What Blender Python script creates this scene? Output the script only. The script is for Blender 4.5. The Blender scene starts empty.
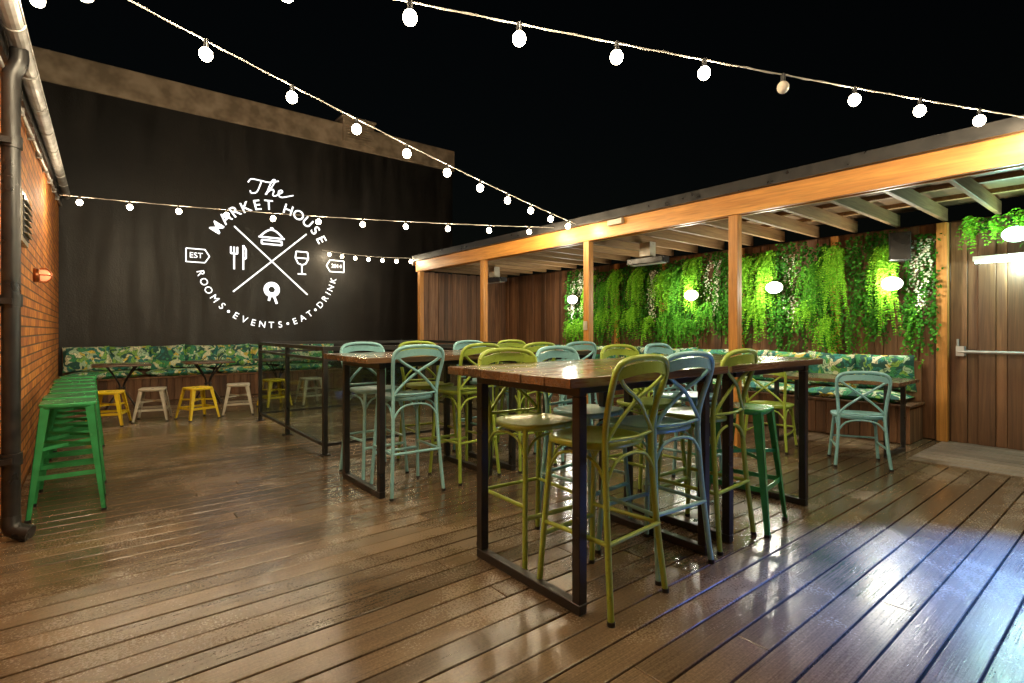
import bpy, math, random
from mathutils import Vector, Matrix
random.seed(7)
R = random.random
def U(a,b): return a+(b-a)*random.random()
sc = bpy.context.scene
COL = sc.collection

# ------------------------------------------------------------------ mesh builder
class MB:
    def __init__(s): s.v=[]; s.f=[]; s.m=[]; s.s=[]
    def add(s, vs, fs, mat=0, smooth=False):
        o=len(s.v); s.v.extend([tuple(v) for v in vs])
        for f in fs:
            s.f.append([i+o for i in f]); s.m.append(mat); s.s.append(smooth)
    def box(s,x0,x1,y0,y1,z0,z1,mat=0):
        vs=[(x0,y0,z0),(x1,y0,z0),(x1,y1,z0),(x0,y1,z0),(x0,y0,z1),(x1,y0,z1),(x1,y1,z1),(x0,y1,z1)]
        s.add(vs,[(0,3,2,1),(4,5,6,7),(0,1,5,4),(1,2,6,5),(2,3,7,6),(3,0,4,7)],mat)
    def bar(s,p,q,w,h,mat=0,up=(0,0,1)):
        p=Vector(p);q=Vector(q);d=(q-p).normalized();u=Vector(up)
        if abs(d.dot(u))>.98: u=Vector((0,1,0))
        a=d.cross(u).normalized(); b=a.cross(d).normalized()
        vs=[]
        for c in (p,q):
            for i,j in((-1,-1),(1,-1),(1,1),(-1,1)): vs.append(c+a*i*w/2+b*j*h/2)
        s.add(vs,[(0,1,2,3),(7,6,5,4),(0,4,5,1),(1,5,6,2),(2,6,7,3),(3,7,4,0)],mat)
    def tube(s,pts,r,mat=0,n=8,sub=0):
        P=[Vector(p) for p in pts]
        if sub: P=catmull(P,sub)
        rings=[];t=(P[1]-P[0]).normalized()
        a=t.orthogonal().normalized()
        N=len(P)
        for i,p in enumerate(P):
            if i==0:t=(P[1]-P[0])
            elif i==N-1:t=P[-1]-P[-2]
            else:t=P[i+1]-P[i-1]
            t.normalize()
            a=(a-t*a.dot(t)).normalized(); b=t.cross(a)
            rings.append([p+(a*math.cos(2*math.pi*k/n)+b*math.sin(2*math.pi*k/n))*r for k in range(n)])
        vs=[v for g in rings for v in g];fs=[]
        for i in range(N-1):
            for k in range(n):
                k2=(k+1)%n
                fs.append((i*n+k,i*n+k2,(i+1)*n+k2,(i+1)*n+k))
        s.add(vs,fs,mat,True)
        s.add(rings[0],[tuple(range(n))[::-1]],mat); s.add(rings[-1],[tuple(range(n))],mat)
    def ribbon(s,pts,h,t,mat=0,up=(0,0,1),sub=0):
        P=[Vector(p) for p in pts]
        if sub:P=catmull(P,sub)
        u=Vector(up);vs=[];N=len(P)
        for i,p in enumerate(P):
            d=(P[min(i+1,N-1)]-P[max(i-1,0)]).normalized()
            a=d.cross(u).normalized(); b=a.cross(d).normalized()
            for x,y in((-1,-1),(1,-1),(1,1),(-1,1)): vs.append(p+a*x*t/2+b*y*h/2)
        fs=[(3,2,1,0),tuple((N-1)*4+k for k in range(4))]
        for i in range(N-1):
            for k in range(4):
                k2=(k+1)%4
                fs.append((i*4+k,i*4+k2,(i+1)*4+k2,(i+1)*4+k))
        s.add(vs,fs,mat)
    def rings(s,outline,prof,mat=0,smooth=True):
        n=len(outline);vs=[];fs=[]
        for sc_,z in prof:
            for x,y in outline: vs.append((x*sc_,y*sc_,z))
        for i in range(len(prof)-1):
            for k in range(n):
                k2=(k+1)%n
                fs.append((i*n+k,i*n+k2,(i+1)*n+k2,(i+1)*n+k))
        fs.append(tuple(range(n))[::-1]); fs.append(tuple((len(prof)-1)*n+k for k in range(n)))
        s.add(vs,fs,mat,smooth)
    def sphere(s,c,r,mat=0,nu=12,nv=8,sx=1,sy=1,sz=1):
        vs=[];fs=[]
        for j in range(1,nv):
            th=math.pi*j/nv
            for i in range(nu):
                ph=2*math.pi*i/nu
                vs.append((c[0]+sx*r*math.sin(th)*math.cos(ph),c[1]+sy*r*math.sin(th)*math.sin(ph),c[2]+sz*r*math.cos(th)))
        vs.append((c[0],c[1],c[2]+r*sz));vs.append((c[0],c[1],c[2]-r*sz))
        T=len(vs)-2;B=T+1
        for j in range(nv-2):
            for i in range(nu):
                i2=(i+1)%nu
                fs.append((j*nu+i,(j+1)*nu+i,(j+1)*nu+i2,j*nu+i2))
        for i in range(nu):
            i2=(i+1)%nu
            fs.append((T,i,i2)); fs.append((B,(nv-2)*nu+i2,(nv-2)*nu+i))
        s.add(vs,fs,mat,True)
    def pillow(s,c,w,h,t,M,mat=0,n=14):
        c=Vector(c)
        def pt(i,j,sg):
            x=-1+2*i/n;y=-1+2*j/n
            e=max(0,(1-x**4)*(1-y**4))**.5
            px=x*w/2*(1-.04*(1-y*y)*(abs(x)**3)); py=y*h/2*(1-.05*(1-x*x)*(abs(y)**3))
            return c+M@Vector((px,py,sg*t/2*e*(1+.08*math.sin(5*x+3*y+c.y*3))))
        for sg in(1,-1):
            vs=[pt(i,j,sg) for j in range(n+1) for i in range(n+1)]
            fs=[]
            for j in range(n):
                for i in range(n):
                    f=(j*(n+1)+i,j*(n+1)+i+1,(j+1)*(n+1)+i+1,(j+1)*(n+1)+i)
                    fs.append(f if sg>0 else f[::-1])
            s.add(vs,fs,mat,True)
    def mesh(s,name,mats):
        me=bpy.data.meshes.new(name)
        me.from_pydata(s.v,[],s.f)
        for m in mats: me.materials.append(m)
        me.polygons.foreach_set('material_index',s.m)
        me.polygons.foreach_set('use_smooth',s.s)
        me.update(); return me
    def obj(s,name,mats,loc=(0,0,0),rz=0,parent=None,bevel=0):
        return inst(name,s.mesh(name,mats),loc,rz,parent,bevel)
def catmull(P,n):
    out=[]
    for i in range(len(P)-1):
        p0=P[max(i-1,0)];p1=P[i];p2=P[i+1];p3=P[min(i+2,len(P)-1)]
        for k in range(n):
            t=k/n
            out.append(.5*((2*p1)+(p2-p0)*t+(2*p0-5*p1+4*p2-p3)*t*t+(3*p1-p0-3*p2+p3)*t**3))
    out.append(P[-1]); return out
def inst(name,me,loc=(0,0,0),rz=0,parent=None,bevel=0):
    o=bpy.data.objects.new(name,me); COL.objects.link(o)
    o.location=loc;o.rotation_euler=(0,0,rz)
    if parent:o.parent=parent
    if bevel:
        b=o.modifiers.new('bevel','BEVEL');b.width=bevel;b.segments=1;b.limit_method='ANGLE'
    return o
def empty(name,loc=(0,0,0)):
    o=bpy.data.objects.new(name,None);COL.objects.link(o);o.location=loc;o.empty_display_size=.1;return o
def lamp(loc,power,color,r,parent=None,name='lamp_light'):
    l=bpy.data.lights.new(name,'POINT');l.energy=power;l.color=color;l.shadow_soft_size=r
    o=bpy.data.objects.new(name,l);COL.objects.link(o);o.location=loc
    if parent:o.parent=parent
    return o

# ------------------------------------------------------------------ materials
class NT:
    def __init__(s,name):
        s.mat=bpy.data.materials.new(name); s.mat.use_nodes=True
        s.t=s.mat.node_tree; s.b=s.t.nodes['Principled BSDF']; s.out=s.t.nodes['Material Output']
    def n(s,typ,**k):
        x=s.t.nodes.new(typ)
        for a,b in k.items(): setattr(x,a,b)
        return x
    def l(s,a,b): s.t.links.new(a,b)
    def coords(s,scale=(1,1,1),rot=(0,0,0)):
        c=s.n('ShaderNodeTexCoord').outputs['Object']
        m=s.n('ShaderNodeMapping'); m.inputs['Scale'].default_value=scale; m.inputs['Rotation'].default_value=rot
        s.l(c,m.inputs['Vector']); return m
    def noise(s,vec,scale=5,detail=3,rough=.5,dist=0):
        x=s.n('ShaderNodeTexNoise'); x.inputs['Scale'].default_value=scale;x.inputs['Detail'].default_value=min(detail,3)
        x.inputs['Roughness'].default_value=rough;x.inputs['Distortion'].default_value=dist
        if vec is not None:s.l(vec.outputs[0],x.inputs['Vector'])
        return x.outputs['Fac']
    def ramp(s,fac,stops,interp='LINEAR'):
        x=s.n('ShaderNodeValToRGB');x.color_ramp.interpolation=interp
        e=x.color_ramp.elements
        while len(e)<len(stops): e.new(.5)
        for i,(p,c) in enumerate(stops):
            e[i].position=p; e[i].color=(*c,1) if hasattr(c,'__len__') else (c,c,c,1)
        s.l(fac,x.inputs[0]); return x.outputs[0]
    def mul(s,a,b,op='MULTIPLY'):
        x=s.n('ShaderNodeMath',operation=op)
        for i,q in enumerate((a,b)):
            if isinstance(q,(int,float)): x.inputs[i].default_value=q
            else: s.l(q,x.inputs[i])
        return x.outputs[0]
    def mix(s,fac,a,b,bt='MIX'):
        x=s.n('ShaderNodeMix',data_type='RGBA',blend_type=bt)
        for q,i in((fac,0),(a,6),(b,7)):
            if isinstance(q,(int,float)): x.inputs[i].default_value=q
            elif isinstance(q,tuple): x.inputs[i].default_value=(*q,1)
            else: s.l(q,x.inputs[i])
        return x.outputs[2]
    def bump(s,h,strength=.3,dist=.01):
        x=s.n('ShaderNodeBump');x.inputs['Strength'].default_value=strength;x.inputs['Distance'].default_value=dist
        s.l(h,x.inputs['Height']); s.l(x.outputs[0],s.b.inputs['Normal'])
    def col(s,c):
        if isinstance(c,tuple): s.b.inputs['Base Color'].default_value=(*c,1)
        else: s.l(c,s.b.inputs['Base Color'])
    def rough(s,c):
        if isinstance(c,(int,float)): s.b.inputs['Roughness'].default_value=c
        else: s.l(c,s.b.inputs['Roughness'])
def island(m): return m.n('ShaderNodeNewGeometry').outputs['Random Per Island']

def paint(name,c,c2=None,rough=.4,metal=0,wear=None,scale=6,bump=.0):
    m=NT(name);v=m.coords()
    c2=c2 or tuple(x*.75 for x in c)
    if wear:
        f=m.noise(v,34,3,.75); k=m.ramp(f,[(.30,c2),(.46,c),(.69,c),(.76,wear)])
        m.rough(m.ramp(f,[(.3,rough),(.7,rough*1.15)]))
    else:
        f=m.noise(v,scale,2,.6); k=m.ramp(f,[(.35,c),(.65,c2)])
        m.rough(m.ramp(f,[(.3,rough*.75),(.7,min(1,rough*1.3))]))
    m.col(k)
    m.b.inputs['Metallic'].default_value=metal
    if bump: m.bump(m.noise(v,60,3),bump,.002)
    return m.mat
def wood(name,ca,cb,stretch=(1,1,.06),scale=18,rough=.5,var=.5,bump=.3,coat=0):
    m=NT(name);v=m.coords(stretch)
    rnd=island(m)
    off=m.n('ShaderNodeVectorMath',operation='ADD'); comb=m.n('ShaderNodeCombineXYZ')
    r10=m.mul(rnd,37.); 
    for i in range(3): m.l(r10,comb.inputs[i])
    m.l(v.outputs[0],off.inputs[0]);m.l(comb.outputs[0],off.inputs[1])
    f=m.noise(off,scale,3,.7,.8); f2=m.noise(off,scale*5,2,.6)
    k=m.mix(m.ramp(f,[(.32,0.),(.68,1.)]),ca,cb)
    k=m.mix(m.mul(m.ramp(f2,[(.45,0.),(.75,1.)]),.5),k,tuple(x*.3 for x in ca))
    k=m.mix(1.,k,m.ramp(rnd,[(0.,1-var),(1.,1.)]),'MULTIPLY')
    m.col(k);m.rough(m.ramp(f,[(.2,rough*.7),(.8,min(1,rough*1.3))]))
    if bump: m.bump(f2,bump,.004)
    if coat: m.b.inputs['Coat Weight'].default_value=coat; m.b.inputs['Coat Roughness'].default_value=.1
    return m.mat
def emis(name,c,st):
    m=NT(name);m.b.inputs['Emission Color'].default_value=(*c,1);m.b.inputs['Emission Strength'].default_value=st
    m.col(c);m.rough(.3)
    m.mat.cycles.emission_sampling='NONE'
    return m.mat
def deckmat(name,ca,cb,wet=True):
    m=NT(name);v=m.coords((.5,60,1)); rnd=island(m)
    f=m.noise(v,3,3,.6,.2); fine=m.noise(m.coords(),90,2,.7)
    w=m.noise(m.coords((1,1.2,1)),.95,3,.66,.5)
    k=m.mix(m.ramp(f,[(.3,0.),(.7,1.)]),ca,cb)
    k=m.mix(1.,k,m.ramp(rnd,[(0.,.66),(1.,1.18)]),'MULTIPLY')
    k=m.mix(1.,k,m.ramp(w,[(.35,.62),(.65,1.12)]),'MULTIPLY')
    k=m.mix(1.,k,m.ramp(fine,[(.3,.68),(.7,1.15)]),'MULTIPLY')
    m.col(k)
    r=m.ramp(w,[(.36,.07),(.5,.15),(.68,.34)]) if wet else m.ramp(w,[(.3,.3),(.7,.5)])
    m.rough(m.mix(.18,r,m.ramp(fine,[(.3,.1),(.7,.8)]))); m.b.inputs['Specular IOR Level'].default_value=.7
    m.bump(m.mul(f,m.mul(fine,.6),'ADD'),.2,.003)
    return m.mat
M_deck=deckmat('composite_decking',(.225,.155,.090),(.130,.087,.050))
M_deck2=deckmat('lit_pale_decking',(.30,.225,.17),(.19,.14,.105),False)  # paler boards, with the brightness of the lit area put into their colour
M_fence=wood('stained_fence_boards',(.30,.145,.062),(.105,.045,.021),(1,1,.05),12,.55,.6,.4)
M_pine=wood('pine_beam',(.70,.33,.065),(.48,.19,.032),(1,.05,1),14,.42,.2,.15)
M_pineV=wood('pine_post',(.64,.30,.065),(.44,.18,.034),(1,1,.05),14,.42,.2,.15)
M_raft=wood('rafter_timber',(.44,.27,.12),(.28,.155,.065),(.06,1,1),14,.6,.45,0)
M_ply=wood('roof_underside',(.24,.135,.055),(.13,.07,.03),(.2,.2,1),6,.7,.4,0)
M_tabtop=wood('recycled_timber_top',(.24,.135,.07),(.065,.033,.018),(.05,1,1),20,.28,.6,.25,coat=.6)
M_black=paint('black_steel',(.012,.012,.013),(.02,.018,.017),.35,.0,scale=9)
M_blackp=paint('black_plastic',(.015,.015,.016),rough=.3)
M_olive=paint('olive_painted_metal',(.31,.43,.06),(.26,.36,.05),.27,.05,wear=(.17,.20,.05))
M_blue=paint('duck_egg_painted_metal',(.24,.50,.54),(.19,.42,.46),.27,.05,wear=(.13,.24,.27))
M_green=paint('green_gloss_metal',(.05,.36,.12),(.035,.25,.08),.22,.1)
M_yellow=paint('yellow_gloss_metal',(.80,.62,.02),(.70,.48,.02),.3,.0)
M_white=paint('off_white_metal',(.50,.46,.38),(.40,.37,.30),.35)
M_galv=paint('galvanised_gutter',(.50,.49,.48),(.34,.33,.32),.4,.4)
M_conc=paint('weathered_concrete',(.42,.33,.24),(.22,.17,.12),.85,scale=3.4,bump=.4)
M_glow=emis('white_lamp_glass',(1,.96,.88),20)
M_bulb=emis('bulb_glass_lit',(1.0,.86,.62),60)
M_dead=paint('bulb_glass_unlit',(.55,.5,.42),rough=.1)
M_logo=emis('glowing_logo_paint',(.95,.97,1.0),1.6)  # white paint with an added glow, so the logo looks brightly lit
m=NT('black_painted_render');v=m.coords((1,1,1));v2=m.coords((2.2,1,.25))
f=m.noise(v,1.1,3,.65,.3);f2=m.noise(v2,2.0,3,.6);f3=m.noise(v,45,3,.7)
k=m.mix(m.ramp(f,[(.35,0.),(.7,1.)]),(.005,.0045,.0045),(.014,.012,.011))
k=m.mix(m.mul(m.ramp(f2,[(.5,0.),(.75,1.)]),.5),k,(.028,.023,.020))
m.col(k);m.rough(m.ramp(f2,[(.3,.36),(.7,.62)]));m.bump(m.mul(f3,m.mul(f,1.5),'ADD'),.5,.01);M_wall=m.mat
m=NT('orange_brick');tc=m.n('ShaderNodeNewGeometry').outputs['Position'];sp=m.n('ShaderNodeSeparateXYZ');m.l(tc,sp.inputs[0])
cb=m.n('ShaderNodeCombineXYZ');m.l(m.mul(sp.outputs[1],sp.outputs[0],'ADD'),cb.inputs[0]);m.l(sp.outputs[2],cb.inputs[1])
b=m.n('ShaderNodeTexBrick');m.l(cb.outputs[0],b.inputs['Vector'])
b.inputs['Scale'].default_value=1;b.inputs['Brick Width'].default_value=.24;b.inputs['Row Height'].default_value=.086;b.inputs['Mortar Size'].default_value=.008
b.inputs['Color1'].default_value=(.74,.28,.045,1);b.inputs['Color2'].default_value=(.42,.12,.028,1);b.inputs['Mortar'].default_value=(.12,.075,.045,1);b.inputs['Mortar Smooth'].default_value=.3
nz=m.noise(m.coords(),9,3,.6);k=m.mix(1.,b.outputs['Color'],m.ramp(nz,[(.3,.6),(.7,1.15)]),'MULTIPLY')
m.col(k);m.rough(.7)
inv=m.mul(1.,b.outputs['Fac'],'SUBTRACT');m.bump(inv,.8,.008);M_brick=m.mat
m=NT('tropical_print_fabric');v=m.coords((1,1,1))
n1=m.n('ShaderNodeTexNoise');n1.inputs['Scale'].default_value=5;m.l(v.outputs[0],n1.inputs['Vector'])
vm=m.n('ShaderNodeVectorMath',operation='MULTIPLY_ADD');m.l(n1.outputs['Color'],vm.inputs[0]);vm.inputs[1].default_value=(.4,.4,.4);m.l(v.outputs[0],vm.inputs[2])
vo=m.n('ShaderNodeTexVoronoi');vo.inputs['Scale'].default_value=14;m.l(vm.outputs[0],vo.inputs['Vector'])
sepc=m.n('ShaderNodeSeparateColor');m.l(vo.outputs['Color'],sepc.inputs[0])
k=m.ramp(sepc.outputs[0],[(0.,(.02,.09,.08)),(.18,(.05,.30,.12)),(.38,(.03,.21,.20)),(.52,(.24,.48,.09)),(.66,(.45,.66,.46)),(.80,(.80,.82,.58)),(.93,(.78,.60,.10))],'CONSTANT')
wv=m.n('ShaderNodeTexWave');wv.inputs['Scale'].default_value=12;wv.inputs['Distortion'].default_value=7;m.l(vm.outputs[0],wv.inputs['Vector'])
k=m.mix(m.mul(m.ramp(wv.outputs['Fac'],[(.66,0.),(.8,1.)]),.7),k,(.012,.08,.055))
m.col(k);m.rough(.8);M_fab=m.mat
def leafmat(name,c1,c2):
    m=NT(name);r=island(m);k=m.mix(r,c1,c2)
    d=m.n('ShaderNodeBsdfDiffuse');m.l(k,d.inputs[0]);m.l(d.outputs[0],m.out.inputs[0]);return m.mat
M_lf1=leafmat('fern_leaf_bright',(.08,.32,.015),(.26,.58,.04))
M_lf2=leafmat('ivy_leaf_dark',(.014,.08,.01),(.06,.21,.025))
M_lf3=leafmat('cream_flower',(.55,.58,.42),(.78,.78,.64))
M_lf4=leafmat('mid_green_leaf',(.035,.19,.015),(.12,.36,.03))
m=NT('balustrade_glass');g=m.n('ShaderNodeBsdfGlossy');g.inputs[1].default_value=.03;t=m.n('ShaderNodeBsdfTransparent');t.inputs[0].default_value=(.8,.86,.84,1)
mx=m.n('ShaderNodeMixShader');mx.inputs[0].default_value=.05;m.l(t.outputs[0],mx.inputs[1]);m.l(g.outputs[0],mx.inputs[2]);m.l(mx.outputs[0],m.out.inputs[0]);M_glass=m.mat
M_ground=paint('dark_ground',(.03,.03,.03),(.02,.02,.02),.9,scale=.5)
BULBCOL=(1,.80,.50)

# ------------------------------------------------------------------ ground and deck
g=MB();g.add([(-300,-300,-.45),(300,-300,-.45),(300,300,-.45),(-300,300,-.45)],[(0,1,2,3)]);g.obj('ground',[M_ground])
XB=7.6; YB=11.9
d=MB();pw=.139;gap=.009;y=-5.0;d.box(-.44,XB,-5,YB-.01,-.40,-.06,1)
while y<YB-.02:
    y1=min(y+pw-gap,YB-.012)
    xs=[-.44]; x=-.44+U(1.0,4.5)
    while x<XB-.5: xs.append(x); x+=U(3.0,4.6)
    xs.append(XB-.004)
    for a,b_ in zip(xs[:-1],xs[1:]):
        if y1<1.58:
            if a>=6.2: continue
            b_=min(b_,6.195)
        d.box(a+.002,b_-.002,y,y1,-.03,U(-.0012,.0012),0)
    y+=pw
d.obj('timber_deck',[M_deck,M_blackp],bevel=.0025)
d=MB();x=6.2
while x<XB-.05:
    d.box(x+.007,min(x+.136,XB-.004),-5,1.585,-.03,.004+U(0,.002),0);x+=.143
d.obj('lit_pale_landing',[M_deck2],bevel=.003)

# ------------------------------------------------------------------ brick building (left)
bb=empty('brick_building')
def ztop(y): return 2.82+(y-2)*.076
w=MB();ya,yb=-5,YB-.01
vs=[(-6,ya,-.4),(-.45,ya,-.4),(-.45,yb,-.4),(-6,yb,-.4),(-6,ya,ztop(ya)),(-.45,ya,ztop(ya)),(-.45,yb,ztop(yb)),(-6,yb,ztop(yb))]
w.add(vs,[(0,3,2,1),(4,5,6,7),(0,1,5,4),(1,2,6,5),(2,3,7,6),(3,0,4,7)],0)
w.obj('brick_walls',[M_brick],parent=bb)
w=MB()
w.bar((-.425,ya,ztop(ya)-.04),(-.425,yb,ztop(yb)-.04),.045,.12,0)
w.obj('fascia',[M_blackp],parent=bb)
w=MB()
GX=-.345
prof=[(.05*math.cos(a),.05*math.sin(a)) for a in [math.pi+math.pi*k/8 for k in range(9)]]
prof2=[(.044*math.cos(a),.044*math.sin(a)) for a in [2*math.pi-math.pi*k/8 for k in range(9)]]
pr=prof+prof2; vs=[]
for yy in(ya,yb):
    for x_,z_ in pr: vs.append((GX+x_,yy,ztop(yy)+z_))
n=len(pr);w.add(vs,[(k,(k+1)%n,n+(k+1)%n,n+k) for k in range(n)],0,False)
w.tube([(GX+.05,ya,ztop(ya)),(GX+.05,yb,ztop(yb))],.007,0)
w.tube([(-.42,ya,ztop(ya)-.17),(-.42,yb,ztop(yb)-.17)],.016,0)
yy=-4.5
while yy<yb-.5:
    w.box(-.45,-.40,yy,yy+.02,ztop(yy)-.20,ztop(yy)-.14,0)
    w.tube([(GX+.053*math.cos(a),yy+.4,ztop(yy+.4)+.053*math.sin(a)) for a in [math.pi+math.pi*k/8 for k in range(9)]],.006,0,5); yy+=.9
w.obj('gutter',[M_galv],parent=bb)
w=MB()
zt=ztop(4.33)
w.tube([(GX,4.33,zt-.045),(GX,4.33,zt-.12),(-.375,4.33,zt-.2),(-.38,4.33,zt-.3)],.046,0,12,4)
w.tube([(-.38,4.33,zt-.28),(-.38,4.33,.10)],.045,0,14)
w.tube([(-.38,4.33,.14),(-.37,4.31,.07),(-.29,4.27,.035)],.048,0,12,3)
for zz in(.45,1.4,2.35):
    w.tube([(-.38,4.33,zz),(-.38,4.33,zz+.07)],.054,0,14); w.box(-.45,-.37,4.26,4.40,zz+.015,zz+.05,0)
w.obj('downpipe',[M_black],parent=bb)
w=MB();w.box(-.46,-.42,5.5,6.0,1.95,2.35,0);w.box(-.43,-.412,5.54,5.96,1.99,2.31,1)
for k in range(6): w.bar((-.405,5.54,2.02+.05*k),(-.405,5.96,2.02+.05*k),.03,.006,0,up=(.5,0,1))
w.obj('wall_vent',[M_white,M_blackp],parent=bb)
circle=lambda r,n=16:[(r*math.cos(a),r*math.sin(a)) for a in [2*math.pi*k/n for k in range(n)]]
l=MB();l.rings(circle(.07),[(1,0),(1,.03),(.9,.05)],0)
l.sphere((0,0,.075),.055,1,12,8)
l.tube([(-.065,0,.04),(-.065,0,.1),(0,0,.14),(.065,0,.1),(.065,0,.04)],.006,0,6,4)
l.tube([(0,-.065,.04),(0,-.065,.1),(0,0,.14),(0,.065,.1),(0,.065,.04)],.006,0,6,4)
M_copper=paint('copper_lamp',(.55,.2,.08),(.4,.13,.05),.3,.8)
M_warm=emis('amber_lamp_glass',(1,.35,.15),1.2)
o=l.obj('bulkhead_wall_lamp',[M_copper,M_warm],(-.45,6.95,1.8));o.rotation_euler=(0,math.radians(90),0)

# ------------------------------------------------------------------ black rendered neighbour building
nb=empty('neighbouring_building')
w=MB();w.box(-14,7.5,YB,YB+8,-.4,5.48);w.obj('rendered_walls',[M_wall],parent=nb)
w=MB()
w.box(-14.03,7.54,YB-.05,YB+.35,5.482,6.02);w.box(7.2,7.54,YB+.352,YB+8,5.482,6.02)
w.obj('parapet',[M_conc],parent=nb,bevel=.015)
w=MB()
w.box(4.5,5.25,YB-.09,YB+.3,5.62,6.16,0);w.box(4.46,5.29,YB-.12,YB+.33,6.16,6.20,0)
for k in range(7): w.bar((4.55,YB-.10,5.70+.06*k),(5.2,YB-.10,5.70+.06*k),.03,.008,0,up=(0,.6,1))
w.obj('roof_vent',[M_conc],parent=nb)

# ------------------------------------------------------------------ logo
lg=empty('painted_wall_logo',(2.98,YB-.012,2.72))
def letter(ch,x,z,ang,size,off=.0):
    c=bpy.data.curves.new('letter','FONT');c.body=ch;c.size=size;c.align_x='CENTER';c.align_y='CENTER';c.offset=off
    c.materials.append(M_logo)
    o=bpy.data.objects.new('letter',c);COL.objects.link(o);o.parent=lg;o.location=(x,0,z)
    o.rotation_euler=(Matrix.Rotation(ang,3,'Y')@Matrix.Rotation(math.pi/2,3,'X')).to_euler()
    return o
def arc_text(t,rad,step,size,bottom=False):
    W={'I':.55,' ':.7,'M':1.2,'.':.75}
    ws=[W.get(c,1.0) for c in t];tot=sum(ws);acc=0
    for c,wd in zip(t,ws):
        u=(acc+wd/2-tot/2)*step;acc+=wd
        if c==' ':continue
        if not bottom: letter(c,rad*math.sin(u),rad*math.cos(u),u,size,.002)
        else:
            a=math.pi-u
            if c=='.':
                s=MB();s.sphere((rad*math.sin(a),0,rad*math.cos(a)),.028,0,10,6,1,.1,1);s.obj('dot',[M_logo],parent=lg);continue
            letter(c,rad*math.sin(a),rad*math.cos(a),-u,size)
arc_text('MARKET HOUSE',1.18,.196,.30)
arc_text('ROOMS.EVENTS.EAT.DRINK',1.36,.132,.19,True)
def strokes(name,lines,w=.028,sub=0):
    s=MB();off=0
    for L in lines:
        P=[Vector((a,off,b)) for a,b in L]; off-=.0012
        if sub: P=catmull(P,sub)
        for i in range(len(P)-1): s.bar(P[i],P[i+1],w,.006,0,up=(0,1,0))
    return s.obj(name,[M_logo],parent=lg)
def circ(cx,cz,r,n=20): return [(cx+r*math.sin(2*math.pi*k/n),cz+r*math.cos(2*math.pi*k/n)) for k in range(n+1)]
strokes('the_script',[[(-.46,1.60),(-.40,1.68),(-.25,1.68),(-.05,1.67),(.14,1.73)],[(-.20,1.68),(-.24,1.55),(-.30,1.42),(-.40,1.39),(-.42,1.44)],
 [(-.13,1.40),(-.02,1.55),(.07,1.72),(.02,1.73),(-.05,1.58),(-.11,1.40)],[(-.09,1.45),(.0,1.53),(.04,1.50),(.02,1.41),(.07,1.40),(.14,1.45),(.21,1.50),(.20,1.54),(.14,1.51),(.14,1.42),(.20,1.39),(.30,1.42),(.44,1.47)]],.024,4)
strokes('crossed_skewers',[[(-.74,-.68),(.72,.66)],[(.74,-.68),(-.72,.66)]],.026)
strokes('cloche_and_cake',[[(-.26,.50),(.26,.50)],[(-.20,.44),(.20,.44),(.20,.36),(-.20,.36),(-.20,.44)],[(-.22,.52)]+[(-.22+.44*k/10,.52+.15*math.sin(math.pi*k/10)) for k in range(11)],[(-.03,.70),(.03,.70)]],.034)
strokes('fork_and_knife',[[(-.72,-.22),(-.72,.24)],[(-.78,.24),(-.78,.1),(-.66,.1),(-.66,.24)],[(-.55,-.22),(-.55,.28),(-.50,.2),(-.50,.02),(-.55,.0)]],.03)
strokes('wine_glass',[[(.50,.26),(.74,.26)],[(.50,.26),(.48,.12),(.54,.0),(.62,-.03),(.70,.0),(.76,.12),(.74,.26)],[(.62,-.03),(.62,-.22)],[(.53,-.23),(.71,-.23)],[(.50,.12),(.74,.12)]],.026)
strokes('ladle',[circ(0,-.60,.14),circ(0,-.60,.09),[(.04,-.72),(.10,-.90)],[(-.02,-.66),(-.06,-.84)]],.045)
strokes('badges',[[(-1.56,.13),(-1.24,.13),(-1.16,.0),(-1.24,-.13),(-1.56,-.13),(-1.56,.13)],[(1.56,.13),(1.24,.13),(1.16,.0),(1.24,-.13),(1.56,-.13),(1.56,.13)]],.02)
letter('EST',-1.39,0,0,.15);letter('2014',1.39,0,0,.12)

# ------------------------------------------------------------------ pergola
pg=empty('pergola')
XF=5.3;YE=9.7;YS=-3.5
w=MB()
w.box(XF-.045,XF,YS,YE+.06,2.47,2.685);w.obj('front_beam',[M_pine],parent=pg,bevel=.004)
w=MB();w.box(XF+.055,XF+.1,YS,YE,2.47,2.66);w.obj('inner_beam',[M_pine],parent=pg,bevel=.004)
w=MB();w.box(XF-.10,XF-.05,YS,YE+.08,2.69,2.80);w.box(XF-.10,XB+.1,YE+.085,YE+.12,2.60,2.80);w.obj('roof_edge',[M_black],parent=pg)
w=MB()
for yp in(9.64,7.4,4.95,2.85,.45,-1.9):
    w.box(XF+.002,XF+.053,yp-.05,yp+.05,.002,2.66)
    w.box(XF-.04,XF-.002,yp-.05,yp+.05,.002,2.468)
w.obj('posts',[M_pineV],parent=pg,bevel=.003)
w=MB()
y=YS+.1
while y<YE: w.box(XF+.102,XB-.003,y,y+.045,2.50,2.64);y+=.45
w.obj('rafters',[M_raft],parent=pg,bevel=.003)
w=MB();y=YS
while y<YE+.05: w.box(XF-.04,XB+.1,y,min(y+1.195,YE+.06),2.687,2.71);y+=1.2
w.obj('roof_sheet',[M_ply],parent=pg)
w=MB()
for xx in(5.85,6.5,7.1): w.box(xx,xx+.07,YS,YE,2.642,2.685)
w.obj('battens',[M_raft],parent=pg)
w=MB()
for yy in [YS+.1+.45*i for i in range(29)]: w.box(XF+.1005,XF+.146,yy-.03,yy-.001,2.49,2.62)
w.obj('joist_hangers',[M_galv],parent=pg)

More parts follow.
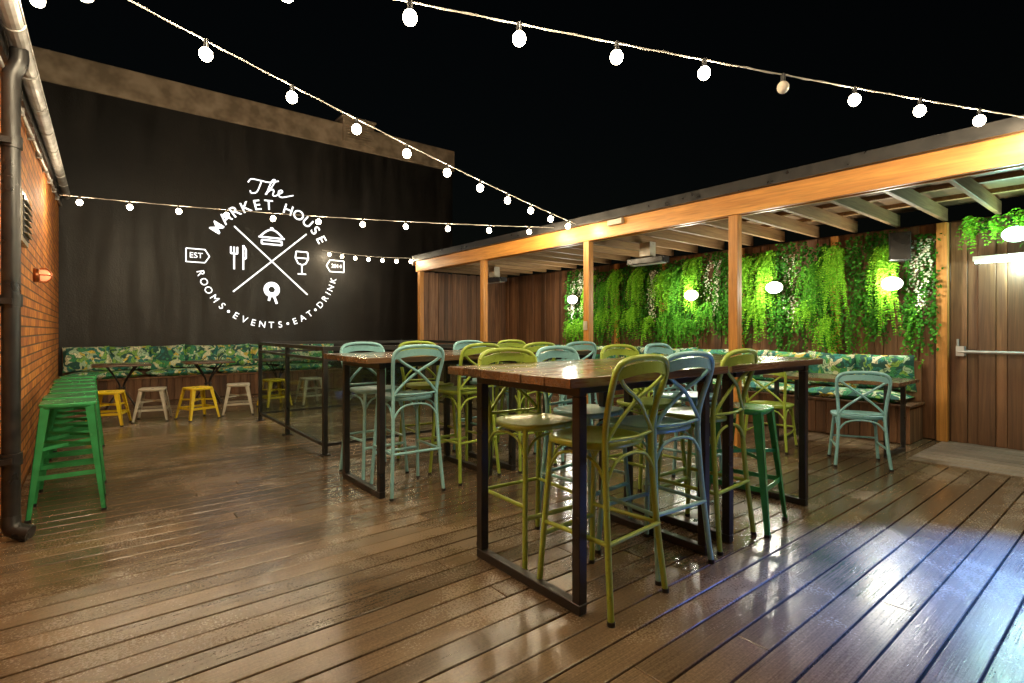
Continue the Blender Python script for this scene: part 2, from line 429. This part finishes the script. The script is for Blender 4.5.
def fence(along,fix,a,b,z0,z1):
    w=MB();t=a
    while t<b:
        pwid=random.choice((.09,.12,.145,.145)); e=min(t+pwid,b);j=U(0,.018)
        if along=='Y': w.box(fix-j,fix+.03,t+.002,e-.002,z0,z1+U(-.01,.01))
        else: w.box(t+.002,e-.002,fix-j,fix+.03,z0,z1+U(-.01,.01))
        t=e
    return w
w=fence('Y',XB-.03,-3.5,YE,.005,2.47);w.box(XB+.001,XB+.06,-3.5,YE+.04,0,2.49);w.obj('timber_fence',[M_fence],bevel=.002)
w=fence('X',YE-.035,XF+.06,XB-.06,.005,2.47);w.box(XF+.05,XB-.06,YE-.004,YE+.05,0,2.46)
w.obj('timber_fence',[M_fence],bevel=.002)
w=MB();w.box(XB-.13,XB-.051,1.53,1.63,.007,2.47);w.obj('wall_post',[M_pineV],bevel=.004)
for yy in(2.68,3.95,5.3,6.3): 
    w=MB();w.box(XB-.12,XB-.051,yy-.045,yy+.045,.5,2.47);w.obj('wall_post',[M_pineV],bevel=.004)
w=fence('Y',XB-.03,YE+.1,YB-.05,.005,2.3);w.obj('timber_fence',[M_fence],bevel=.002)

o=MB();zz=1.02
o.tube([(XB-.13,1.44,zz),(XB-.13,.2,zz)],.017,0,10)
for yy in(1.42,.22): o.box(XB-.14,XB-.052,yy-.035,yy+.035,zz-.045,zz+.06,0)
o.tube([(XB-.08,1.45,zz+.04),(XB-.08,1.45,zz+.14)],.012,0,8)
o.obj('push_bar',[M_galv])
M_cool=emis('cool_tube',(.62,.95,.9),14)
o=MB();o.box(-.05,.0,-.45,.32,-.02,.03,0);o.tube([(-.045,-.43,-.035),(-.045,.30,-.035)],.014,1,10)
q=o.obj('strip_light',[M_white,M_cool],(XB-.055,1.0,2.03))
lamp((-.12,-.05,-.1),22,(.6,.95,.9),.022,q)

def ovallight(yy,zz,colr,pw_,glow):
    k_=.82
    o=MB();out=[(.13*k_*math.cos(a),.095*k_*math.sin(a)) for a in [2*math.pi*k/24 for k in range(24)]]
    o.rings(out,[(.98,0),(.98,.03),(.92,.036)],0)
    o.rings(out,[(.97,.037),(1.0,.06),(.86,.10),(.5,.13),(.05,.14)],1)
    o.tube([(0,0,0),(0,0,-.19)],.03,2,8)
    q=o.obj('bulkhead_light',[M_white,glow,M_blackp],(XB-.27,yy,zz))
    q.rotation_euler=(Matrix.Rotation(math.radians(-90),3,'Y')@Matrix.Rotation(math.radians(90),3,'Z')).to_euler()
    lamp((0,0,.17),pw_,colr,.045,q)
for yy,zz in((2.0,1.80),(3.35,1.84),(4.62,1.80),(7.2,1.85)): ovallight(yy,zz,(1,.92,.76),38,M_glow)
ovallight(.95,2.23,(.5,1,.7),20,emis('mint_lamp_glass',(.55,1,.8),9))

for (xx,yy) in((6.15,4.6),(6.2,8.3)):
    o=MB();o.tube([(0,0,.24),(0,0,.02)],.02,0,8)
    o.box(-.07,.07,-.09,.09,.04,.24,1)
    o.box(-.09,.09,-.3,.3,-.06,.02,0);o.box(-.06,.06,-.27,.27,-.072,-.061,2)
    o.obj('patio_heater',[M_blackp,M_white,M_galv],(xx,yy,2.26),bevel=.006)
o=MB();o.box(-.11,.11,-.1,.1,-.16,.16,0)
o.rings(circle(.075,18),[(1,-.001),(1,.01),(.5,.002)],1)
o.bar((.1,0,0),(.22,0,.02),.03,.03,1)
o.obj('wall_speaker',[M_blackp,M_black],(XB-.3,1.93,2.22),rz=.3,bevel=.01)
o=MB();o.box(-.03,.03,-.12,.12,-.035,.035,0);o.obj('junction_box',[M_white],(XF-.077,4.4,2.64),bevel=.006)
o=MB();o.box(-.012,.012,-.03,.03,-.06,.06,0);o.box(-.016,-.0125,-.012,.012,-.02,.02,0);o.obj('wall_switch',[M_white],(XF-.054,4.95,1.32),bevel=.003)

# ------------------------------------------------------------------ green wall
def leaf(mb,p,d,nrm,L,W,mat):
    d=d.normalized();a=d.cross(nrm)
    if a.length<.01:a=Vector((0,1,0))
    a.normalize()
    mb.add([p,p+d*L*.5+a*W,p+d*L,p+d*L*.5-a*W],[(0,1,2,3)],mat)
def rv(k=1): return Vector((U(-k,k),U(-k,k),U(-k,k)))
def fern(mb,yc,zc,wd,ln,mat,n=30):
    for i in range(n):
        y0=yc+random.gauss(0,wd*.42);x0=XB-.07-U(0,.08);z0=zc+U(-.14,.06)
        L=ln*U(.45,1.05)*(1-.5*min(1,abs(y0-yc)/wd));out=U(.08,.26);steps=int(L/.024)
        sway=U(-.14,.14)
        for k in range(steps):
            t=k/steps
            q=Vector((x0-out*math.sin(min(1,t*1.6)*math.pi*.5),y0+sway*t,z0+.05*math.sin(t*3)-L*t**1.15))
            for sg in(-1,1):
                dd=Vector((U(-.6,.1),sg*U(.5,1),-U(.2,1)))
                leaf(mb,q,dd,rv(.6)+Vector((-1,0,0)),U(.026,.05)*(1.1-t*.4),U(.005,.009),mat)
def ivy(mb,yc,zc,wd,ln,mat,n=12,sz=.028,dens=.03):
    for i in range(n):
        y0=yc+U(-wd,wd);x0=XB-.06-U(0,.10);L=ln*U(.4,1.1);steps=int(L/dens);sw=U(-.05,.05);ph=U(0,6)
        for k in range(steps):
            t=k/steps
            q=Vector((x0-.06*t+U(-.03,.02),y0+sw*t+.02*math.sin(ph+t*9)+U(-.02,.02),zc-L*t))
            leaf(mb,q,Vector((U(-.8,0),U(-1,1),-U(.2,1))),rv(.6)+Vector((-1,0,0)),sz*U(.7,1.5),sz*U(.3,.5),mat)
pl=MB();y=1.78
kinds=['w','f','i','f','g','w','f','f','i','w','f','g','f','w','f','i','f','g','f','w']
kk=0
while y<7.5:
    zc=U(2.2,2.42);k=kinds[kk%len(kinds)];kk+=1
    ivy(pl,y,U(2.35,2.46),.18,U(1.1,1.55),1,15,.040)
    ivy(pl,y+.1,U(1.5,2.1),.14,U(.5,.9),3,10,.034)
    ivy(pl,y,U(1.5,1.8),.17,U(.45,.75),1,11,.040)
    if k=='f': fern(pl,y,zc,U(.12,.19),U(.7,1.1),0,36)
    elif k=='w': ivy(pl,y,zc,.10,U(.7,1.1),2,10,.030,.026)
    elif k=='g': fern(pl,y,zc-.1,.18,.8,3,32)
    if R()<.8: fern(pl,y+U(-.1,.1),U(1.4,1.8),U(.1,.15),U(.35,.65),random.choice((0,0,3)),20)
    y+=U(.22,.34)
pl.obj('hanging_green_wall',[M_lf1,M_lf2,M_lf3,M_lf4])
pl=MB();y=-.5
while y<1.45:
    ivy(pl,y,2.46,.12,U(.15,.4),1,9,.036);fern(pl,y,2.46,.12,U(.2,.38),0,14);y+=.2
pl.obj('hanging_fern',[M_lf1,M_lf2,M_lf3,M_lf4])

# ------------------------------------------------------------------ benches
def bench_right():
    e=empty('banquette_bench')
    w=MB();y=1.75
    while y<8.9:
        w.box(6.98,7.0,y+.002,y+.118,.005,.40);y+=.12
    w.box(7.001,7.5,1.76,8.9,.005,.38);w.box(6.95,7.52,1.74,8.92,.402,.43);w.box(7.44,7.47,1.76,8.9,.431,.9)
    w.obj('base',[M_fence],parent=e,bevel=.003)
    c=MB();y=1.8
    while y<8.6:
        c.pillow((7.2,y+.55,.485),.46,1.09,.13,Matrix.Identity(3));y+=1.12
    c.obj('seat_pads',[M_fab],parent=e)
    c=MB();y=1.8
    while y<8.6:
        L=U(.5,.62);tilt=U(.12,.28)
        Mx=Matrix.Rotation(-tilt,3,'Y')@Matrix(((0,0,-1),(1,0,0),(0,1,0))) @Matrix.Rotation(U(-.08,.08),3,'Z')
        c.pillow((7.33,y+L/2,.76),L+.03,.44,.17,Mx);y+=L
    c.obj('back_cushions',[M_fab],parent=e)
def bench_back():
    e=empty('banquette_bench')
    w=MB();x=-.4
    while x<4.2: w.box(x+.002,x+.118,11.18,11.2,.005,.40);x+=.12
    w.box(-.4,4.2,11.201,11.85,.005,.38);w.box(-.42,4.22,11.15,11.86,.402,.43);w.box(-.4,4.2,11.78,11.84,.431,.9)
    w.obj('base',[M_fence],parent=e,bevel=.003)
    c=MB();x=-.38
    while x<4.0: c.pillow((x+.55,11.42,.485),1.09,.48,.13,Matrix.Identity(3));x+=1.12
    c.obj('seat_pads',[M_fab],parent=e)
    c=MB();x=-.38
    while x<4.0:
        L=U(.5,.64);tilt=U(.1,.25)
        Mx=Matrix.Rotation(-tilt,3,'X')@Matrix(((1,0,0),(0,0,-1),(0,1,0)))@Matrix.Rotation(U(-.08,.08),3,'Z')
        c.pillow((x+L/2,11.64,.76),L+.03,.44,.17,Mx);x+=L
    c.obj('back_cushions',[M_fab],parent=e)
bench_right();bench_back()

# ------------------------------------------------------------------ furniture
def sup(a,b,p=3.2,n=28,taper=.0):
    o=[]
    for k in range(n):
        t=2*math.pi*k/n;c=math.cos(t);s_=math.sin(t)
        x=a*math.copysign(abs(c)**(2/p),c);y=b*math.copysign(abs(s_)**(2/p),s_)
        o.append((x*(1+taper*y/b),y))
    return o
def crossback(sh,th,mat,name):
    m=MB()
    bk=[(-.215,-.245,0),(-.19,-.205,sh*.55),(-.18,-.185,sh),(-.19,-.205,sh+.15),(-.205,-.245,th-.12),(-.195,-.262,th-.05),(-.14,-.275,th-.012),(0,-.285,th)]
    bk=bk+[(-x,y,z) for x,y,z in bk[-2::-1]]
    m.tube(bk,.0145,0,8,3)
    m.ribbon([(-.205,-.25,th-.075),(-.1,-.285,th-.052),(0,-.297,th-.045),(.1,-.285,th-.052),(.205,-.25,th-.075)],.05,.012,0,sub=4)
    for sg in(1,-1):
        m.tube([(-sg*.178,-.195,sh+.03),(-sg*.12,-.205,sh+.10),(0,-.232+sg*.006,sh+.2),(sg*.12,-.25,th-.13),(sg*.17,-.262,th-.09)],.0105,0,6,4)
    m.tube([(-.183,-.19,sh+.035),(0,-.215,sh+.03),(.183,-.19,sh+.035)],.009,0,6,4)
    def fl(z,s_): t=1-z/sh; return (s_*(.165+.04*t),.145+.05*t,z)
    def bl(z,s_): t=1-z/sh; return (s_*(.18+.035*t),-.185-.06*t,z)
    for s_ in(-1,1): m.tube([fl(0,s_),fl(sh-.01,s_)],.014,0,8)
    for s_ in(-1,1):
        for P in(fl,bl):
            x,y,z=P(0,s_); m.tube([(x,y,0.001),(x,y,.02)],.018,1,8)
    if sh>.6:
        z1,z2=.27,.33
        m.tube([fl(z1,-1),fl(z1,1)],.013,0,8);m.tube([bl(z2,-1),bl(z2,1)],.011,0,8)
        for s_ in(-1,1): m.tube([fl(z2,s_),bl(z2,s_)],.011,0,8)
        zz=sh-.16
    else:
        zz=sh-.14
        for s_ in(-1,1): m.tube([fl(.18,s_),bl(.18,s_)],.010,0,8)
        m.tube([fl(.22,-1),fl(.22,1)],.010,0,8)
    for A,B in((fl(zz,-1),fl(zz,1)),(bl(zz,-1),bl(zz,1)),(fl(zz,-1),bl(zz,-1)),(fl(zz,1),bl(zz,1))):
        A=Vector(A);B=Vector(B);mid=(A+B)/2
        m.tube([A,A.lerp(mid,.35)+Vector((0,0,.09)),mid+Vector((0,0,.115)),B.lerp(mid,.35)+Vector((0,0,.09)),B],.008,0,6,3)
    m.rings(sup(.212,.2,2.9,28,.07),[(.9,sh-.022),(.98,sh-.015),(1.0,sh),(.985,sh+.012),(.9,sh+.014),(.8,sh+.006),(.3,sh+.001)],0)
    return m.mesh(name,[mat,M_blackp])
def stool(sh,mat,name,wd=.155):
    m=MB();b=wd+.055
    m.rings(sup(wd,wd,5,32),[(.93,sh-.035),(1.0,sh-.03),(1.02,sh-.008),(.985,sh),(.9,sh-.002),(.25,sh-.006)],0)
    m.rings(circle(.018,12),[(1,sh-.0055),(1,sh-.004)],1)
    for sx in(-1,1):
        for sy in(-1,1):
            t=(sx*(wd-.012),sy*(wd-.012),sh-.02);f=(sx*b,sy*b,0)
            for (dx,dy) in((1,0),(0,1)):
                T=Vector(t);F=Vector(f);e=.052;e2=.026
                vT=[T,T+Vector((-sx*dx*e,-sy*dy*e,0))];vF=[F,F+Vector((-sx*dx*e2,-sy*dy*e2,0))]
                off=Vector((-sx*.004*dy,-sy*.004*dx,0))
                vs=[vT[0],vT[1],vF[1],vF[0]]
                vs=vs+[q+off for q in vs]
                m.add(vs,[(0,1,2,3),(7,6,5,4),(0,4,5,1),(1,5,6,2),(2,6,7,3),(3,7,4,0)],0)
            m.box(f[0]-sx*.013-.016,f[0]-sx*.013+.016,f[1]-sy*.013-.016,f[1]-sy*.013+.016,0.001,.018,1)
    def P(z,sx,sy):
        t=1-z/(sh-.02);k=wd-.018+(b-wd+.002)*t;return (sx*k,sy*k,z)
    zr=sh*.36
    for A,B in(((-1,-1),(1,-1)),((1,-1),(1,1)),((1,1),(-1,1)),((-1,1),(-1,-1))):
        m.bar(P(zr,*A),P(zr,*B),.006,.03,0)
    m.bar(P(sh*.6,-1,-1),P(sh*.6,1,1),.006,.022,0);m.bar(P(sh*.6+.008,1,-1),P(sh*.6+.008,-1,1),.006,.022,0)
    return m.mesh(name,[mat,M_blackp])
ME_bo=crossback(.74,1.14,M_olive,'bar_chair_olive');ME_bb=crossback(.74,1.14,M_blue,'bar_chair_blue')
ME_co=crossback(.46,.88,M_olive,'chair_olive');ME_cb=crossback(.46,.88,M_blue,'chair_blue')
ME_sg=stool(.76,M_green,'tall_stool_green');ME_sy=stool(.45,M_yellow,'low_stool_yellow');ME_sw=stool(.45,M_white,'low_stool_white')
def bar_table(x0,x1,y0,y1):
    e=empty('bar_table',(0,0,0))
    w=MB();n=6;wd=(y1-y0)/n
    for i in range(n): w.box(x0+U(0,.004),x1-U(0,.004),y0+i*wd+.001,y0+(i+1)*wd-.001,1.015,1.058+U(-.001,.001))
    w.obj('timber_top',[M_tabtop],parent=e,bevel=.003)
    w=MB()
    for xx in(max(x0+.11,1.69),x1-.11):
        t=.024
        for yy in(y0+.09,y1-.13): w.box(xx-t,xx+t,yy-t,yy+t,.049,.965)
        w.box(xx-t,xx+t,y0+.09-t,y1-.13+t,.966,1.013);w.box(xx-t,xx+t,y0+.09-t,y1-.13+t,.002,.048)
    for yy in(y0+.09,y1-.13): w.box(x0+.11+.065,x1-.11-.025,yy-.015,yy+.015,.975,1.010)
    w.obj('steel_frame',[M_black],parent=e,bevel=.003)
bar_table(1.54,2.80,1.54,2.50);bar_table(2.84,4.10,1.54,2.50)
bar_table(1.54,2.80,3.59,4.50);bar_table(2.84,4.10,3.59,4.50)
def ch(me,x,y,r,name='bar_chair'): return inst(name,me,(x,y,0),math.radians(r))
BC='cross_back_bar_chair'
ch(ME_bo,1.92,1.735,4,BC);ch(ME_bb,2.42,1.80,-4,BC);ch(ME_bo,2.95,1.82,3,BC)
ch(ME_bo,1.97,2.26,176,BC);ch(ME_bb,2.5,2.34,184,BC);ch(ME_bo,3.12,2.33,179,BC);ch(ME_bb,3.7,2.38,185,BC)
ch(ME_bb,1.95,3.80,-3,BC);ch(ME_bo,2.52,3.84,5,BC);ch(ME_bo,3.15,3.80,1,BC);ch(ME_bb,3.7,3.80,-3,BC)
ch(ME_bb,1.95,4.36,182,BC);ch(ME_bo,2.5,4.38,175,BC);ch(ME_bb,3.15,4.38,182,BC);ch(ME_bo,3.7,4.36,180,BC)
inst('tall_metal_stool',ME_sg,(3.36,1.74,0),math.radians(10))
for i in range(7): inst('tall_metal_stool',ME_sg,(-.13+U(-.02,.02),4.85+.42*i,0),math.radians(U(-6,6)))
for me,x,y in((ME_sy,.17,8.75),(ME_sw,.66,8.85),(ME_sy,1.17,8.6),(ME_sw,1.72,8.75),(ME_sy,2.35,9.2),(ME_sw,2.9,9.1)):
    inst('low_metal_stool',me,(x,y,0),math.radians(U(-25,25)))
def bistro(x,y):
    m=MB();m.rings(sup(.36,.36,8,32),[(1,.715),(1.01,.722),(1.01,.738),(.99,.745)],0)
    for k in range(4):
        a=math.pi/4+k*math.pi/2;c=math.cos(a);s_=math.sin(a)
        m.tube([(c*.3,s_*.3,0),(c*.16,s_*.16,.2),(c*.03,s_*.03,.38),(c*.12,s_*.12,.55),(c*.26,s_*.26,.715)],.012,1,8,4)
    m.tube([(.05*math.cos(t),.05*math.sin(t),.38) for t in [2*math.pi*k/16 for k in range(17)]],.01,1,6)
    m.obj('bistro_table',[M_tabtop,M_black],(x,y,0))
bistro(.35,9.95);bistro(1.5,9.95);bistro(2.6,9.95)
def low_table(x0,x1,y0,y1):
    e=empty('dining_table')
    w=MB();n=5;wd=(x1-x0)/n
    for i in range(n): w.box(x0+i*wd+.001,x0+(i+1)*wd-.001,y0,y1,.715,.75)
    w.obj('timber_top',[M_tabtop],parent=e,bevel=.003)
    w=MB();t=.02
    for yy in(y0+.12,y1-.12):
        for xx in(x0+.08,x1-.08): w.box(xx-t,xx+t,yy-t,yy+t,.041,.67)
        w.box(x0+.08-t,x1-.08+t,yy-t,yy+t,.671,.714);w.box(x0+.08-t,x1-.08+t,yy-t,yy+t,.002,.04)
    w.obj('steel_frame',[M_black],parent=e,bevel=.002)
low_table(6.02,6.70,1.60,2.9);low_table(6.08,6.72,3.4,4.6);low_table(6.08,6.72,5.2,6.4)
CC='cross_back_chair'
ch(ME_cb,5.66,1.83,-62,CC);ch(ME_co,5.70,2.66,-80,CC);ch(ME_cb,5.8,3.7,-88,CC);ch(ME_co,5.8,4.35,-92,CC);ch(ME_cb,5.8,5.6,-90,CC)

bl=empty('balustrade')
w=MB();gl=MB()
loop=[(1.83,5.3),(1.83,6.6),(1.83,7.9),(3.1,7.9),(4.4,7.9),(4.4,6.6),(4.4,5.3),(3.1,5.3)]
for (x,y) in loop: w.box(x-.022,x+.022,y-.022,y+.022,0.009,1.05);w.box(x-.05,x+.05,y-.05,y+.05,.002,.008)
for i in range(8):
    A=Vector((*loop[i],0));B=Vector((*loop[(i+1)%8],0));dd=(B-A).normalized()*.023
    w.bar(A-dd+Vector((0,0,1.072)),B-dd+Vector((0,0,1.072)),.05,.04,0)
    for z in(.10,.96): w.bar(A+dd+Vector((0,0,z)),B-dd+Vector((0,0,z)),.03,.03,0)
    gl.bar(A+dd*1.2+Vector((0,0,.53)),B-dd*1.2+Vector((0,0,.53)),.008,.82,0)
w.obj('steel_frame',[M_black],parent=bl);gl.obj('glass_panels',[M_glass],parent=bl)

# ------------------------------------------------------------------ string lights
M_cable=paint('white_festoon_cable',(.45,.42,.38),(.35,.33,.30),.5)
def strand(A,B,sag,ts,dead=(),rad=.033,power=46):
    A=Vector(A);B=Vector(B);P=lambda t:A.lerp(B,t)-Vector((0,0,4*sag*t*(1-t)))
    m=MB();m.tube([P(k/40) for k in range(41)],.0038,0,6)
    m.tube([P(k/160)+Vector((0,0,.005*math.sin(k*.9)))+Vector((.004*math.cos(k*.9),0,0)) for k in range(161)],.0024,0,4)
    cs=[]
    for i,t in enumerate(ts):
        p=P(t)
        m.tube([p+Vector((0,0,.005)),p-Vector((0,0,.04))],.013,3,10)
        c=p-Vector((0,0,.040+rad))
        m.sphere(c,rad,2 if i in dead else 1,14,10,1,1,1.1)
        if i not in dead: cs.append(c)
    o=m.obj('string_lights',[M_cable,M_bulb,M_dead,M_blackp])
    for c in cs: lamp(c,power,BULBCOL,.044,o,'bulb_light')
strand((-.36,2.87,2.85),(XF-.05,5.1,2.72),.055,[.06+.0885*k for k in range(11)])
strand((-.36,2.83,2.85),(XF-.05,.5,2.72),.035,[.095+.0875*k for k in range(11)],dead=(6,))
strand((-.32,8.7,2.96),(XF-.05,5.5,2.74),.06,[.035+.09*k for k in range(11)],power=48)
strand((XF-.05,9.6,2.74),(4.04,YB-.02,3.06),.05,[.08+.14*k for k in range(7)],power=16)
strand((-.34,3.9,3.10),(XF-.05,-2.5,3.0),.02,[.02+.16*k for k in range(6)],power=62)

fl=MB();fl.box(-.1,.1,-.03,.03,-.07,.07,0);fl.box(-.085,.085,-.034,-.031,-.055,.055,1);fl.tube([(0,.02,.05),(0,.06,.16)],.01,0,6)
q=fl.obj('led_floodlight',[M_blackp,emis('led_lens',(.35,.6,1),8)],(XF-.16,-.35,2.5));
sp_=bpy.data.lights.new('led_beam','SPOT');sp_.energy=5200;sp_.color=(.05,.22,1);sp_.spot_size=math.radians(44);sp_.spot_blend=1;sp_.shadow_soft_size=.06
so=bpy.data.objects.new('led_beam',sp_);COL.objects.link(so)
tgt=Vector((3.45,.25,0));pos=Vector((XF-.2,-.3,2.44));so.location=pos;so.rotation_euler=(tgt-pos).to_track_quat('-Z','Y').to_euler()
q.rotation_euler=(tgt-pos).to_track_quat('-Y','Z').to_euler()

# ------------------------------------------------------------------ world, moon, camera
wd=bpy.data.worlds.new('World');sc.world=wd;wd.use_nodes=True;nt=wd.node_tree
sky=nt.nodes.new('ShaderNodeTexSky');sky.sky_type='NISHITA';sky.sun_disc=False;sky.sun_elevation=math.radians(3);sky.sun_rotation=math.radians(200)
nt.links.new(sky.outputs[0],nt.nodes['Background'].inputs[0]);nt.nodes['Background'].inputs[1].default_value=.0012
wd.cycles.sampling_method='NONE'
sl=bpy.data.lights.new('moon','SUN');sl.energy=.01;sl.angle=math.radians(.5);sl.color=(1,.95,.85)
s_=bpy.data.objects.new('moon',sl);COL.objects.link(s_);s_.rotation_euler=(math.radians(60),0,math.radians(-200))
cam=bpy.data.cameras.new('camera');cam.lens=36*524/1024;cam.sensor_width=36;cam.shift_y=-11.5/1024;cam.clip_end=1000;cam.clip_start=.05
co=bpy.data.objects.new('camera',cam);COL.objects.link(co);co.location=(0,0,1.26);co.rotation_euler=(math.radians(90),0,math.radians(-38.7))
sc.camera=co
sc.view_settings.view_transform='Standard';sc.view_settings.look='None';sc.view_settings.exposure=0;sc.view_settings.gamma=1
